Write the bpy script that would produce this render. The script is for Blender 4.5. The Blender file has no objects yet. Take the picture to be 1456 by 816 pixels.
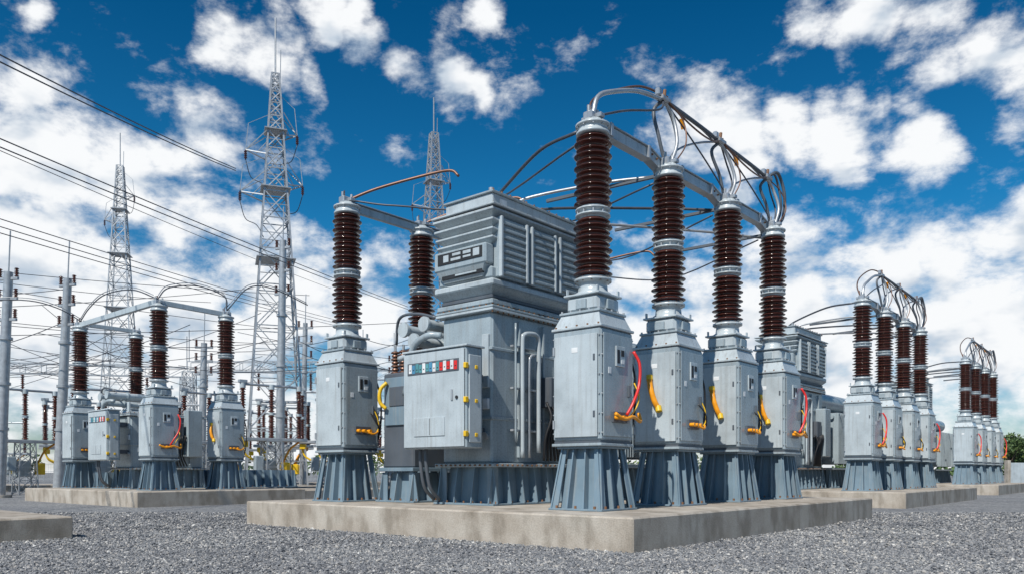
import bpy, bmesh, math, random
import numpy as np
from mathutils import Vector, Matrix
random.seed(7); np.random.seed(7)
scene=bpy.context.scene
COL=scene.collection
U=Vector((0.647,0.762,0)).normalized(); V=Vector((-U.y,U.x,0)); TH=math.atan2(U.y,U.x)
C0=Vector((1.66,10.9,0)); PADH=0.5

# ---------------------------------------------------------------- materials
def nd(nt,t,**k):
    n=nt.nodes.new(t)
    for a,b in k.items(): setattr(n,a,b)
    return n
def newmat(name):
    m=bpy.data.materials.new(name); m.use_nodes=True
    nt=m.node_tree; b=nt.nodes['Principled BSDF']
    return m,nt,b
def ramp(nt,stops):
    r=nd(nt,'ShaderNodeValToRGB'); e=r.color_ramp.elements
    e[0].position=stops[0][0]; e[0].color=(*stops[0][1],1)
    e[1].position=stops[-1][0]; e[1].color=(*stops[-1][1],1)
    for p,c in stops[1:-1]:
        x=e.new(p); x.color=(*c,1)
    return r
def simple(name,col,rough=.5,metal=0,spec=.5):
    m,nt,b=newmat(name); L=nt.links.new
    tc=nd(nt,'ShaderNodeTexCoord'); n=nd(nt,'ShaderNodeTexNoise'); n.inputs['Scale'].default_value=5; n.inputs['Detail'].default_value=3; L(tc.outputs['Object'],n.inputs['Vector'])
    r=ramp(nt,[(0.3,tuple(c*0.8 for c in col)),(0.7,tuple(min(1,c*1.12) for c in col))]); L(n.outputs['Fac'],r.inputs[0]); L(r.outputs[0],b.inputs['Base Color'])
    b.inputs['Roughness'].default_value=rough; b.inputs['Metallic'].default_value=metal; b.inputs['Specular IOR Level'].default_value=spec
    return m
def paint(name,col,rough=0.42,metal=0.0,dirt=0.25,streak=0.2,dcol=(0.16,0.13,0.10),bump=0.05,scale=1.0,spec=0.5):
    m,nt,b=newmat(name); L=nt.links.new
    tc=nd(nt,'ShaderNodeTexCoord'); oi=nd(nt,'ShaderNodeObjectInfo')
    mul=nd(nt,'ShaderNodeVectorMath',operation='MULTIPLY_ADD'); 
    cmb=nd(nt,'ShaderNodeCombineXYZ')
    for i in range(3): L(oi.outputs['Random'],cmb.inputs[i])
    mul.inputs[1].default_value=(37,19,11); L(cmb.outputs[0],mul.inputs[0]); L(tc.outputs['Object'],mul.inputs[2])
    n1=nd(nt,'ShaderNodeTexNoise'); n1.inputs['Scale'].default_value=1.8*scale; n1.inputs['Detail'].default_value=4; n1.inputs['Roughness'].default_value=.6; L(mul.outputs[0],n1.inputs['Vector'])
    mp=nd(nt,'ShaderNodeMapping'); mp.inputs['Scale'].default_value=(16*scale,16*scale,0.8*scale); L(mul.outputs[0],mp.inputs['Vector'])
    n2=nd(nt,'ShaderNodeTexNoise'); n2.inputs['Scale'].default_value=1; n2.inputs['Detail'].default_value=3; L(mp.outputs[0],n2.inputs['Vector'])
    n3=nd(nt,'ShaderNodeTexNoise'); n3.inputs['Scale'].default_value=26*scale; n3.inputs['Detail'].default_value=4; n3.inputs['Roughness'].default_value=.7; L(mul.outputs[0],n3.inputs['Vector'])
    base=ramp(nt,[(0.3,tuple(c*0.82 for c in col)),(0.5,col),(0.72,tuple(min(1,c*1.13) for c in col))]); L(n1.outputs['Fac'],base.inputs[0])
    s1=nd(nt,'ShaderNodeMapRange'); s1.inputs[1].default_value=0.50; s1.inputs[2].default_value=0.75; s1.inputs[4].default_value=streak; L(n2.outputs['Fac'],s1.inputs[0])
    mx=nd(nt,'ShaderNodeMixRGB'); mx.inputs[2].default_value=(*dcol,1); L(s1.outputs[0],mx.inputs[0]); L(base.outputs[0],mx.inputs[1])
    s2=nd(nt,'ShaderNodeMapRange'); s2.inputs[1].default_value=0.63; s2.inputs[2].default_value=0.76; s2.inputs[4].default_value=dirt; L(n3.outputs['Fac'],s2.inputs[0])
    mx2=nd(nt,'ShaderNodeMixRGB'); mx2.inputs[2].default_value=(*dcol,1); L(s2.outputs[0],mx2.inputs[0]); L(mx.outputs[0],mx2.inputs[1])
    L(mx2.outputs[0],b.inputs['Base Color'])
    rr=nd(nt,'ShaderNodeMapRange'); rr.inputs[3].default_value=rough-0.08; rr.inputs[4].default_value=rough+0.14; L(n3.outputs['Fac'],rr.inputs[0]); L(rr.outputs[0],b.inputs['Roughness'])
    b.inputs['Metallic'].default_value=metal
    b.inputs['Specular IOR Level'].default_value=spec
    bp=nd(nt,'ShaderNodeBump'); bp.inputs['Strength'].default_value=bump; bp.inputs['Distance'].default_value=0.02
    L(n1.outputs['Fac'],bp.inputs['Height']); L(bp.outputs[0],b.inputs['Normal'])
    return m
M={}
M['grey']=paint('grey_enamel_paint',(0.305,0.365,0.40),0.25,dirt=0.45,streak=0.32,bump=.14,spec=.7)
M['lgrey']=paint('light_grey_paint',(0.425,0.48,0.51),0.26,dirt=0.38,streak=0.28,bump=.12,spec=.7)
M['bgrey']=paint('blue_grey_base_paint',(0.165,0.235,0.29),0.34,dirt=0.35,streak=0.4,dcol=(0.31,0.31,0.29))
M['dgrey']=paint('dark_grey_paint',(0.085,0.10,0.12),0.4)
M['gap']=simple('dark_gap',(0.02,0.022,0.025),0.6)
M['galv']=simple('galvanised_steel',(0.42,0.44,0.46),0.38,.4)
M['alu']=paint('aluminium_bar',(0.40,0.43,0.46),0.34,metal=0.5,dirt=0.3)
M['brown']=simple('brown_glazed_porcelain',(0.080,0.024,0.016),0.12,0,.8)
M['copper']=simple('oxidised_copper',(0.19,0.105,0.075),0.42,.5)
M['rust']=simple('rusty_bolts',(0.20,0.10,0.05),0.7)
M['orange']=simple('orange_plastic',(0.85,0.33,0.01),0.35)
M['yellow']=simple('yellow_paint',(0.80,0.50,0.02),0.4)
M['red']=simple('red_hose',(0.65,0.025,0.02),0.35)
M['white']=simple('white_label',(0.70,0.72,0.73),0.5)
M['blue']=simple('blue_label',(0.08,0.26,0.42),0.4)
M['teal']=simple('teal_label',(0.10,0.30,0.33),0.4)
M['black']=simple('black_rubber',(0.015,0.015,0.017),0.5)
M['wire']=simple('aluminium_conductor_cable',(0.08,0.09,0.11),0.5,.3)
def concrete():
    m,nt,b=newmat('weathered_concrete'); L=nt.links.new
    tc=nd(nt,'ShaderNodeTexCoord')
    n1=nd(nt,'ShaderNodeTexNoise'); n1.inputs['Scale'].default_value=.9; n1.inputs['Detail'].default_value=8; n1.inputs['Roughness'].default_value=0.68; L(tc.outputs['Object'],n1.inputs['Vector'])
    n2=nd(nt,'ShaderNodeTexNoise'); n2.inputs['Scale'].default_value=40; n2.inputs['Detail'].default_value=5; L(tc.outputs['Object'],n2.inputs['Vector'])
    mp=nd(nt,'ShaderNodeMapping'); mp.inputs['Scale'].default_value=(2.4,2.4,1.0); L(tc.outputs['Object'],mp.inputs['Vector'])
    n3=nd(nt,'ShaderNodeTexNoise'); n3.inputs['Scale'].default_value=1.2; n3.inputs['Detail'].default_value=6; L(mp.outputs[0],n3.inputs['Vector'])
    r1=ramp(nt,[(0.3,(0.30,0.255,0.205)),(0.5,(0.42,0.375,0.32)),(0.72,(0.52,0.485,0.43))]); L(n1.outputs['Fac'],r1.inputs[0])
    r3=ramp(nt,[(0.36,(0.55,0.53,0.50)),(0.54,(1,1,1))]); L(n3.outputs['Fac'],r3.inputs[0])
    r2=ramp(nt,[(0.3,(0.75,0.75,0.75)),(0.6,(1.04,1.04,1.04))]); L(n2.outputs['Fac'],r2.inputs[0])
    m1=nd(nt,'ShaderNodeMixRGB',blend_type='MULTIPLY'); m1.inputs[0].default_value=0.75; L(r1.outputs[0],m1.inputs[1]); L(r3.outputs[0],m1.inputs[2])
    m2=nd(nt,'ShaderNodeMixRGB',blend_type='MULTIPLY'); m2.inputs[0].default_value=0.7; L(m1.outputs[0],m2.inputs[1]); L(r2.outputs[0],m2.inputs[2])
    L(m2.outputs[0],b.inputs['Base Color']); b.inputs['Roughness'].default_value=0.88
    bp=nd(nt,'ShaderNodeBump'); bp.inputs['Strength'].default_value=0.5; bp.inputs['Distance'].default_value=0.01; L(n2.outputs['Fac'],bp.inputs['Height']); L(bp.outputs[0],b.inputs['Normal'])
    return m
M['conc']=concrete()
def gravel_ground():
    m,nt,b=newmat('gravel_ground'); L=nt.links.new
    tc=nd(nt,'ShaderNodeTexCoord')
    v=nd(nt,'ShaderNodeTexVoronoi'); v.inputs['Scale'].default_value=24; L(tc.outputs['Object'],v.inputs['Vector'])
    v2=nd(nt,'ShaderNodeTexVoronoi'); v2.inputs['Scale'].default_value=8; L(tc.outputs['Object'],v2.inputs['Vector'])
    n=nd(nt,'ShaderNodeTexNoise'); n.inputs['Scale'].default_value=0.35; n.inputs['Detail'].default_value=6; L(tc.outputs['Object'],n.inputs['Vector'])
    sp=nd(nt,'ShaderNodeSeparateColor'); L(v.outputs['Color'],sp.inputs[0])
    sp2=nd(nt,'ShaderNodeSeparateColor'); L(v2.outputs['Color'],sp2.inputs[0])
    ad=nd(nt,'ShaderNodeMath',operation='MULTIPLY_ADD'); ad.inputs[1].default_value=0.3; L(sp2.outputs[1],ad.inputs[0])
    hh=nd(nt,'ShaderNodeMath',operation='MULTIPLY'); hh.inputs[1].default_value=0.7; L(sp.outputs[0],hh.inputs[0]); L(hh.outputs[0],ad.inputs[2])
    r=ramp(nt,[(0.05,(0.085,0.093,0.105)),(0.5,(0.18,0.188,0.20)),(0.9,(0.33,0.335,0.34))]); L(ad.outputs[0],r.inputs[0])
    r2=ramp(nt,[(0.3,(0.78,0.78,0.80)),(0.7,(1.14,1.12,1.08))]); L(n.outputs['Fac'],r2.inputs[0])
    mx=nd(nt,'ShaderNodeMixRGB',blend_type='MULTIPLY'); mx.inputs[0].default_value=1; L(r.outputs[0],mx.inputs[1]); L(r2.outputs[0],mx.inputs[2])
    L(mx.outputs[0],b.inputs['Base Color']); b.inputs['Roughness'].default_value=0.9
    bp=nd(nt,'ShaderNodeBump'); bp.inputs['Strength'].default_value=0.7; bp.inputs['Distance'].default_value=0.025; bp.invert=True
    L(v.outputs['Distance'],bp.inputs['Height']); L(bp.outputs[0],b.inputs['Normal'])
    return m
M['ground']=gravel_ground()
def stone():
    m,nt,b=newmat('gravel_stone'); L=nt.links.new
    g=nd(nt,'ShaderNodeNewGeometry')
    r=ramp(nt,[(0.0,(0.075,0.082,0.095)),(0.35,(0.165,0.173,0.188)),(0.75,(0.27,0.275,0.285)),(0.93,(0.38,0.36,0.335)),(1.0,(0.60,0.59,0.57))]); L(g.outputs['Random Per Island'],r.inputs[0])
    tc=nd(nt,'ShaderNodeTexCoord'); n=nd(nt,'ShaderNodeTexNoise'); n.inputs['Scale'].default_value=.5; n.inputs['Detail'].default_value=4; L(tc.outputs['Object'],n.inputs['Vector'])
    r2=ramp(nt,[(0.35,(0.78,0.78,0.79)),(0.65,(1.1,1.09,1.06))]); L(n.outputs['Fac'],r2.inputs[0])
    mx=nd(nt,'ShaderNodeMixRGB',blend_type='MULTIPLY'); mx.inputs[0].default_value=1; L(r.outputs[0],mx.inputs[1]); L(r2.outputs[0],mx.inputs[2])
    L(mx.outputs[0],b.inputs['Base Color']); b.inputs['Roughness'].default_value=0.85
    return m
M['stone']=stone()
def leafmat():
    m,nt,b=newmat('foliage'); L=nt.links.new
    g=nd(nt,'ShaderNodeNewGeometry')
    r=ramp(nt,[(0.0,(0.03,0.06,0.018)),(0.6,(0.06,0.11,0.03)),(1.0,(0.12,0.17,0.05))]); L(g.outputs['Random Per Island'],r.inputs[0])
    L(r.outputs[0],b.inputs['Base Color']); b.inputs['Roughness'].default_value=0.7
    return m
M['leaf']=leafmat()
M['bark']=simple('bark',(0.09,0.065,0.045),0.9)

# ---------------------------------------------------------------- mesh builder
class MB:
    def __init__(s): s.v=[]; s.f=[]; s.m=[]; s.sm=[]; s.mats=[]
    def mi(s,n):
        if n not in s.mats: s.mats.append(n)
        return s.mats.index(n)
    def add(s,vs,fs,mat,smooth=False):
        o=len(s.v); k=s.mi(mat)
        s.v.extend([tuple(x) for x in vs])
        for f in fs: s.f.append([i+o for i in f]); s.m.append(k); s.sm.append(smooth)
    def box(s,c,d,mat,bev=0.012,rot=None):
        hx,hy,hz=d[0]/2,d[1]/2,d[2]/2
        b=min(bev,hx*0.45,hy*0.45,hz*0.45)
        bm=bmesh.new(); bmesh.ops.create_cube(bm,size=2)
        for v in bm.verts: v.co=Vector((v.co.x*hx,v.co.y*hy,v.co.z*hz))
        if b>0.0015: bmesh.ops.bevel(bm,geom=list(bm.edges),offset=b,segments=1,affect='EDGES')
        bm.verts.index_update()
        vs=[v.co.copy() for v in bm.verts]; fs=[[v.index for v in f.verts] for f in bm.faces]; bm.free()
        if rot is not None: vs=[rot@v for v in vs]
        c=Vector(c); s.add([v+c for v in vs],fs,mat)
    def bx(s,x0,x1,y0,y1,z0,z1,mat,bev=0.012):
        s.box(((x0+x1)/2,(y0+y1)/2,(z0+z1)/2),(abs(x1-x0),abs(y1-y0),abs(z1-z0)),mat,bev)
    def frus(s,c,hb,ht,z0,z1,mat):
        x,y=c
        vs=[(x-hb[0],y-hb[1],z0),(x+hb[0],y-hb[1],z0),(x+hb[0],y+hb[1],z0),(x-hb[0],y+hb[1],z0),
            (x-ht[0],y-ht[1],z1),(x+ht[0],y-ht[1],z1),(x+ht[0],y+ht[1],z1),(x-ht[0],y+ht[1],z1)]
        s.add(vs,[(3,2,1,0),(4,5,6,7),(0,1,5,4),(1,2,6,5),(2,3,7,6),(3,0,4,7)],mat)
    def prism(s,pts,t,mat):
        n=len(pts); a=[Vector(p) for p in pts]; t=Vector(t)
        vs=[p-t/2 for p in a]+[p+t/2 for p in a]
        fs=[list(range(n))[::-1],list(range(n,2*n))]+[[i,(i+1)%n,n+(i+1)%n,n+i] for i in range(n)]
        s.add(vs,fs,mat)
    def cyl(s,p0,p1,r0,mat,r1=None,seg=14,smooth=True):
        if r1 is None: r1=r0
        p0=Vector(p0);p1=Vector(p1);d=(p1-p0)
        if d.length<1e-6: return
        d.normalize(); a=d.orthogonal().normalized(); b=d.cross(a)
        vs=[];
        for p,r in((p0,r0),(p1,r1)):
            for i in range(seg):
                t=2*math.pi*i/seg; vs.append(p+(a*math.cos(t)+b*math.sin(t))*r)
        s.add(vs,[[i,(i+1)%seg,seg+(i+1)%seg,seg+i] for i in range(seg)],mat,smooth and seg>6)
        s.add(vs,[list(range(seg))[::-1],list(range(seg,2*seg))],mat,False)
    def lathe(s,c,prof,mat,seg=28,smooth=True):
        x,y,z=c; vs=[]; n=len(prof)
        for r,h in prof:
            for i in range(seg):
                t=2*math.pi*i/seg; vs.append((x+r*math.cos(t),y+r*math.sin(t),z+h))
        fs=[]
        for j in range(n-1):
            for i in range(seg):
                fs.append([j*seg+i,j*seg+(i+1)%seg,(j+1)*seg+(i+1)%seg,(j+1)*seg+i])
        s.add(vs,fs,mat,smooth)
        s.add(vs[:seg]+vs[-seg:],[list(range(seg))[::-1],list(range(seg,2*seg))],mat,False)
    def tube(s,pts,r,mat,seg=8,sub=6):
        P=[Vector(p) for p in pts]
        if sub>1 and len(P)>2:
            Q=[P[0]*2-P[1]]+P+[P[-1]*2-P[-2]]; out=[]
            for i in range(1,len(Q)-2):
                for k in range(sub):
                    t=k/sub; a,b,c,d=Q[i-1],Q[i],Q[i+1],Q[i+2]
                    out.append(0.5*((2*b)+(-a+c)*t+(2*a-5*b+4*c-d)*t*t+(-a+3*b-3*c+d)*t**3))
            out.append(P[-1]); P=out
        vs=[]; prev=None
        for i,p in enumerate(P):
            d=(P[min(i+1,len(P)-1)]-P[max(i-1,0)]).normalized()
            a=d.orthogonal() if prev is None else (prev-d*prev.dot(d))
            if a.length<1e-5: a=d.orthogonal()
            a.normalize(); prev=a; b=d.cross(a)
            for k in range(seg):
                t=2*math.pi*k/seg; vs.append(p+(a*math.cos(t)+b*math.sin(t))*r)
        n=len(P); fs=[[j*seg+i,j*seg+(i+1)%seg,(j+1)*seg+(i+1)%seg,(j+1)*seg+i] for j in range(n-1) for i in range(seg)]
        fs+= [list(range(seg))[::-1],list(range((n-1)*seg,n*seg))]
        s.add(vs,fs,mat,True)
    def boltsline(s,p0,p1,n,nrm,mat='galv',r=0.018,h=0.02):
        p0=Vector(p0);p1=Vector(p1);nrm=Vector(nrm).normalized()
        for i in range(n):
            p=p0.lerp(p1,i/(n-1) if n>1 else .5); s.cyl(p-nrm*0.002,p+nrm*h,r,mat,seg=6)
    def boltring(s,c,R,n,mat='galv',r=0.018,h=0.03,rot=0):
        for i in range(n):
            t=2*math.pi*i/n+rot; p=Vector((c[0]+R*math.cos(t),c[1]+R*math.sin(t),c[2])); s.cyl(p-Vector((0,0,h)),p+Vector((0,0,h)),r,mat,seg=6)
    def mesh(s,name):
        me=bpy.data.meshes.new(name); me.from_pydata(s.v,[],s.f)
        for n in s.mats: me.materials.append(M[n])
        me.polygons.foreach_set('material_index',s.m); me.polygons.foreach_set('use_smooth',s.sm)
        bm=bmesh.new(); bm.from_mesh(me); bmesh.ops.recalc_face_normals(bm,faces=bm.faces); bm.to_mesh(me); bm.free()
        me.update(); return me
def single(name,mb,loc=(0,0,0),rz=0):
    o=bpy.data.objects.new(name,mb.mesh(name) if isinstance(mb,MB) else mb); COL.objects.link(o); o.location=loc; o.rotation_euler=(0,0,rz); return o
def group(name,parts,loc,rz=0,skip=()):
    e=bpy.data.objects.new(name,None); COL.objects.link(e); e.location=loc; e.rotation_euler=(0,0,rz); e.empty_display_size=0.3
    for pn,me in parts.items():
        if pn in skip: continue
        o=bpy.data.objects.new(pn,me); COL.objects.link(o); o.parent=e
    return e
def finish(d): return {k:v.mesh(k) for k,v in d.items()}

# ---------------------------------------------------------------- bushing post
def pedestal(mb,hb,ht,z0,z1,nf=2,mat='bgrey'):
    mb.bx(-hb-.03,hb+.03,-hb-.03,hb+.03,z0,z0+.035,mat,.006)
    mb.frus((0,0),(hb*.76,hb*.76),(ht*.80,ht*.80),z0+.035,z1-.035,mat)
    for ax in range(4):
        R=Matrix.Rotation(ax*math.pi/2,3,'Z')
        offs=[(-1+2*i/(nf+1)) for i in range(nf+2)]
        for o in offs:
            ib,it=hb*.72,ht*.76; 
            pts=[(ib,o*hb*.97,z0+.035),(hb+.015,o*hb*.97,z0+.035),(ht+.03,o*ht*.97,z1-.035),(it,o*ht*.97,z1-.035)]
            mb.prism([R@Vector(p) for p in pts],R@Vector((0,.022,0)),mat)
        for o in (-.75,0,.75): 
            p=R@Vector((hb+.0,o*hb,z0)); mb.cyl(p,p+Vector((0,0,.08)),.022,'rust',seg=6)
    mb.bx(-ht-.07,ht+.07,-ht-.07,ht+.07,z1-.035,z1,mat,.006)
def shed_profile(z0,z1,n,core=.21,r1=.325,r2=.285):
    p=[(core,z0)]; pitch=(z1-z0)/n
    for i in range(n):
        r=r1 if i%2==0 else r2; z=z0+i*pitch
        p+=[(core,z+pitch*.22),(r*.93,z+pitch*.34),(r,z+pitch*.42),(r,z+pitch*.50),(r*.90,z+pitch*.60),(core+.03,z+pitch*.86),(core,z+pitch*.95)]
    p.append((core,z1)); return p
def build_post(red=False,orange=True):
    d={k:MB() for k in('pedestal','cabinet','neck_flange','insulator','terminal_cap','cabling')}
    pedestal(d['pedestal'],.50,.36,0,1.04)
    c=d['cabinet']; H=.475
    c.bx(-H-.015,H+.015,-H-.015,H+.015,1.04,1.09,'grey',.01)
    c.bx(-H+.02,H-.02,-H+.02,H-.02,1.09,1.13,'dgrey',0)
    c.bx(-H,H,-H,H,1.13,2.93,'grey',.03)
    c.bx(-H-.03,-H-.012,-H+.05,H-.05,1.19,2.83,'lgrey',.008)
    c.bx(-H-.012,-H+.01,-H+.065,H-.065,1.205,2.815,'gap',0)
    c.bx(-H-.042,-H-.028,-H+.09,-H+.125,1.5,1.6,'dgrey',.004); c.bx(-H-.042,-H-.028,-H+.09,-H+.125,2.4,2.5,'dgrey',.004)
    c.bx(-H-.034,-H-.029,-.05,.07,2.55,2.63,'white',.001)
    c.bx(-H+.05,H-.05,-H-.028,-H-.01,1.2,2.84,'grey',.008); c.bx(-H+.065,H-.065,-H-.01,-H+.01,1.215,2.825,'gap',0)
    c.bx(-.1,.16,-H-.05,-H-.025,2.33,2.66,'lgrey',.008)
    c.bx(-.07,.0,-H-.056,-H-.048,2.38,2.6,'gap',.002); c.bx(.04,.13,-H-.056,-H-.048,2.5,2.6,'gap',.002); c.bx(.04,.13,-H-.056,-H-.048,2.38,2.44,'white',.002)
    c.bx(-.3,-.22,-H-.034,-H-.027,2.2,2.3,'white',.002)
    c.bx(.26,.3,-H-.07,-H-.025,1.85,2.05,'dgrey',.008)
    c.bx(-.2,.22,-H-.06,-H-.022,1.42,1.6,'dgrey',.01)
    for x in(-.14,0,.14): c.cyl((x,-H-.15,1.5),(x,-H-.05,1.5),.036,'orange',seg=10)
    c.bx(H-.01,H+.018,-H+.06,H-.06,1.2,2.82,'grey',.012); c.bx(-H+.06,H-.06,H-.01,H+.018,1.2,2.82,'grey',.012)
    for sgn in(-1,1):
        c.boltsline((-H,sgn*(H-.028),1.25),(-H,sgn*(H-.028),2.8),6,(-1,0,0),'galv',.011,.02)
        c.boltsline((sgn*(H-.028),-H,1.25),(sgn*(H-.028),-H,2.8),6,(0,-1,0),'galv',.011,.02)
    for z in (1.4,2.6): c.cyl((-H-.04,H-.05,z-.07),(-H-.04,H-.05,z+.07),.02,'galv',seg=8)
    c.bx(-H-.02,H+.02,-H-.02,H+.02,2.93,2.975,'lgrey',.01)
    n=d['neck_flange']
    n.frus((0,0),(.46,.46),(.37,.37),2.975,3.2,'lgrey')
    n.bx(-.40,.40,-.40,.40,3.2,3.24,'grey',.008); 
    for sx in(-1,1):
        n.boltsline((sx*.37,-.36,3.24),(sx*.37,.36,3.24),5,(0,0,1),'galv',.018,.03); n.boltsline((-.36,sx*.37,3.24),(.36,sx*.37,3.24),5,(0,0,1),'galv',.018,.03)
        n.boltsline((sx*.46,-.42,2.975),(sx*.46,.42,2.975),5,(0,0,1),'rust',.016,.03)
    n.bx(-.32,.32,-.32,.32,3.24,3.5,'lgrey',.05)
    n.bx(-.36,-.31,-.1,.1,3.28,3.44,'grey',.01); n.bx(-.1,.1,-.36,-.31,3.28,3.44,'grey',.01)
    n.bx(-.35,.35,-.35,.35,3.5,3.535,'lgrey',.008)
    for sx in(-1,1):
        for sy in(-1,1): n.bx(sx*.30-.03,sx*.30+.03,sy*.30-.012,sy*.30+.012,3.535,3.63,'lgrey',.008)
    n.lathe((0,0,0),[(.30,3.535),(.30,3.57),(.25,3.6),(.235,3.74),(.31,3.76),(.31,3.80),(.24,3.82),(.24,3.84)],'lgrey')
    n.boltring((0,0,3.78),.285,12,'rust')
    i=d['insulator']
    i.lathe((0,0,0),shed_profile(3.84,4.80,10),'brown',32)
    i.lathe((0,0,0),[(.22,4.80),(.22,4.83),(.29,4.84),(.29,4.865),(.235,4.875),(.235,4.925),(.29,4.935),(.29,4.96),(.22,4.97),(.22,5.0)],'lgrey')
    i.boltring((0,0,4.9),.265,10,r=.014,h=.07)
    i.lathe((0,0,0),shed_profile(5.0,6.18,12,.20,.315,.28),'brown',32)
    t=d['terminal_cap']
    t.lathe((0,0,0),[(.22,6.18),(.28,6.19),(.28,6.23),(.25,6.24),(.25,6.32),(.29,6.33),(.29,6.36),(.2,6.38),(.17,6.44),(.1,6.45)],'lgrey')
    t.boltring((0,0,6.34),.265,10,r=.016,h=.035)
    t.bx(-.17,.17,-.09,.09,6.42,6.56,'alu',.02); t.bx(-.06,.06,-.2,.2,6.46,6.53,'alu',.01)
    for x in(-.12,.12): t.cyl((x,0,6.5),(x,0,6.66),.03,'galv',seg=8)
    t.cyl((.0,.1,6.5),(.0,.1,6.74),.016,'copper',seg=6)
    k=d['cabling']
    k.tube([(H+.03,-H+.1,2.6),(H+.07,-H+.0,2.2),(H+.05,-H+.0,1.6),(H+.02,-H+.1,1.2)],.02,'black')
    if red:
        k.tube([(.42,-H-.05,2.62),(.45,-H-.15,2.4),(.38,-H-.18,2.05),(.2,-H-.18,1.75),(.1,-H-.12,1.55)],.026,'red',10)
        k.tube([(.44,-H-.05,2.1),(.42,-H-.15,1.9),(.28,-H-.2,1.7),(.2,-H-.1,1.5)],.012,'yellow',8)
        k.tube([(-.3,-H-.16,1.55),(-.1,-H-.2,1.47),(.2,-H-.18,1.52),(.45,-H-.16,1.46),(.5,-H-.1,1.6)],.03,'orange',10)
    else:
        k.tube([(.2,-H-.05,1.9),(.3,-H-.15,1.7),(.42,-H-.1,1.5)],.014,'black',8)
        k.tube([(.0,-H-.1,1.5),(.2,-H-.16,1.44),(.40,-H-.08,1.5)],.022,'orange',8)
        k.tube([(.3,-H-.03,2.0),(.36,-H-.1,1.8),(.40,-H-.1,1.6),(.38,-H-.06,1.5)],.012,'yellow',8)
    if orange:
        o=-.34
        k.tube([(-H-.06,H-.22+o,1.80),(-H-.11,H-.17+o,1.94),(-H-.12,H-.10+o,2.16),(-H-.06,H-.04+o,2.36)],.052,'orange',10)
        k.cyl((-H-.08,H-.25+o,1.74),(-H-.06,H-.22+o,1.84),.06,'yellow',seg=12); k.cyl((-H-.065,H-.045+o,2.33),(-H-.045,H-.03+o,2.42),.062,'yellow',seg=12)
    return finish(d)
POST_RED=build_post(True,False); POST_OR=build_post(False,True); POST_BOTH=build_post(True,True); POST_PL=build_post(False,False)

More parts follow.
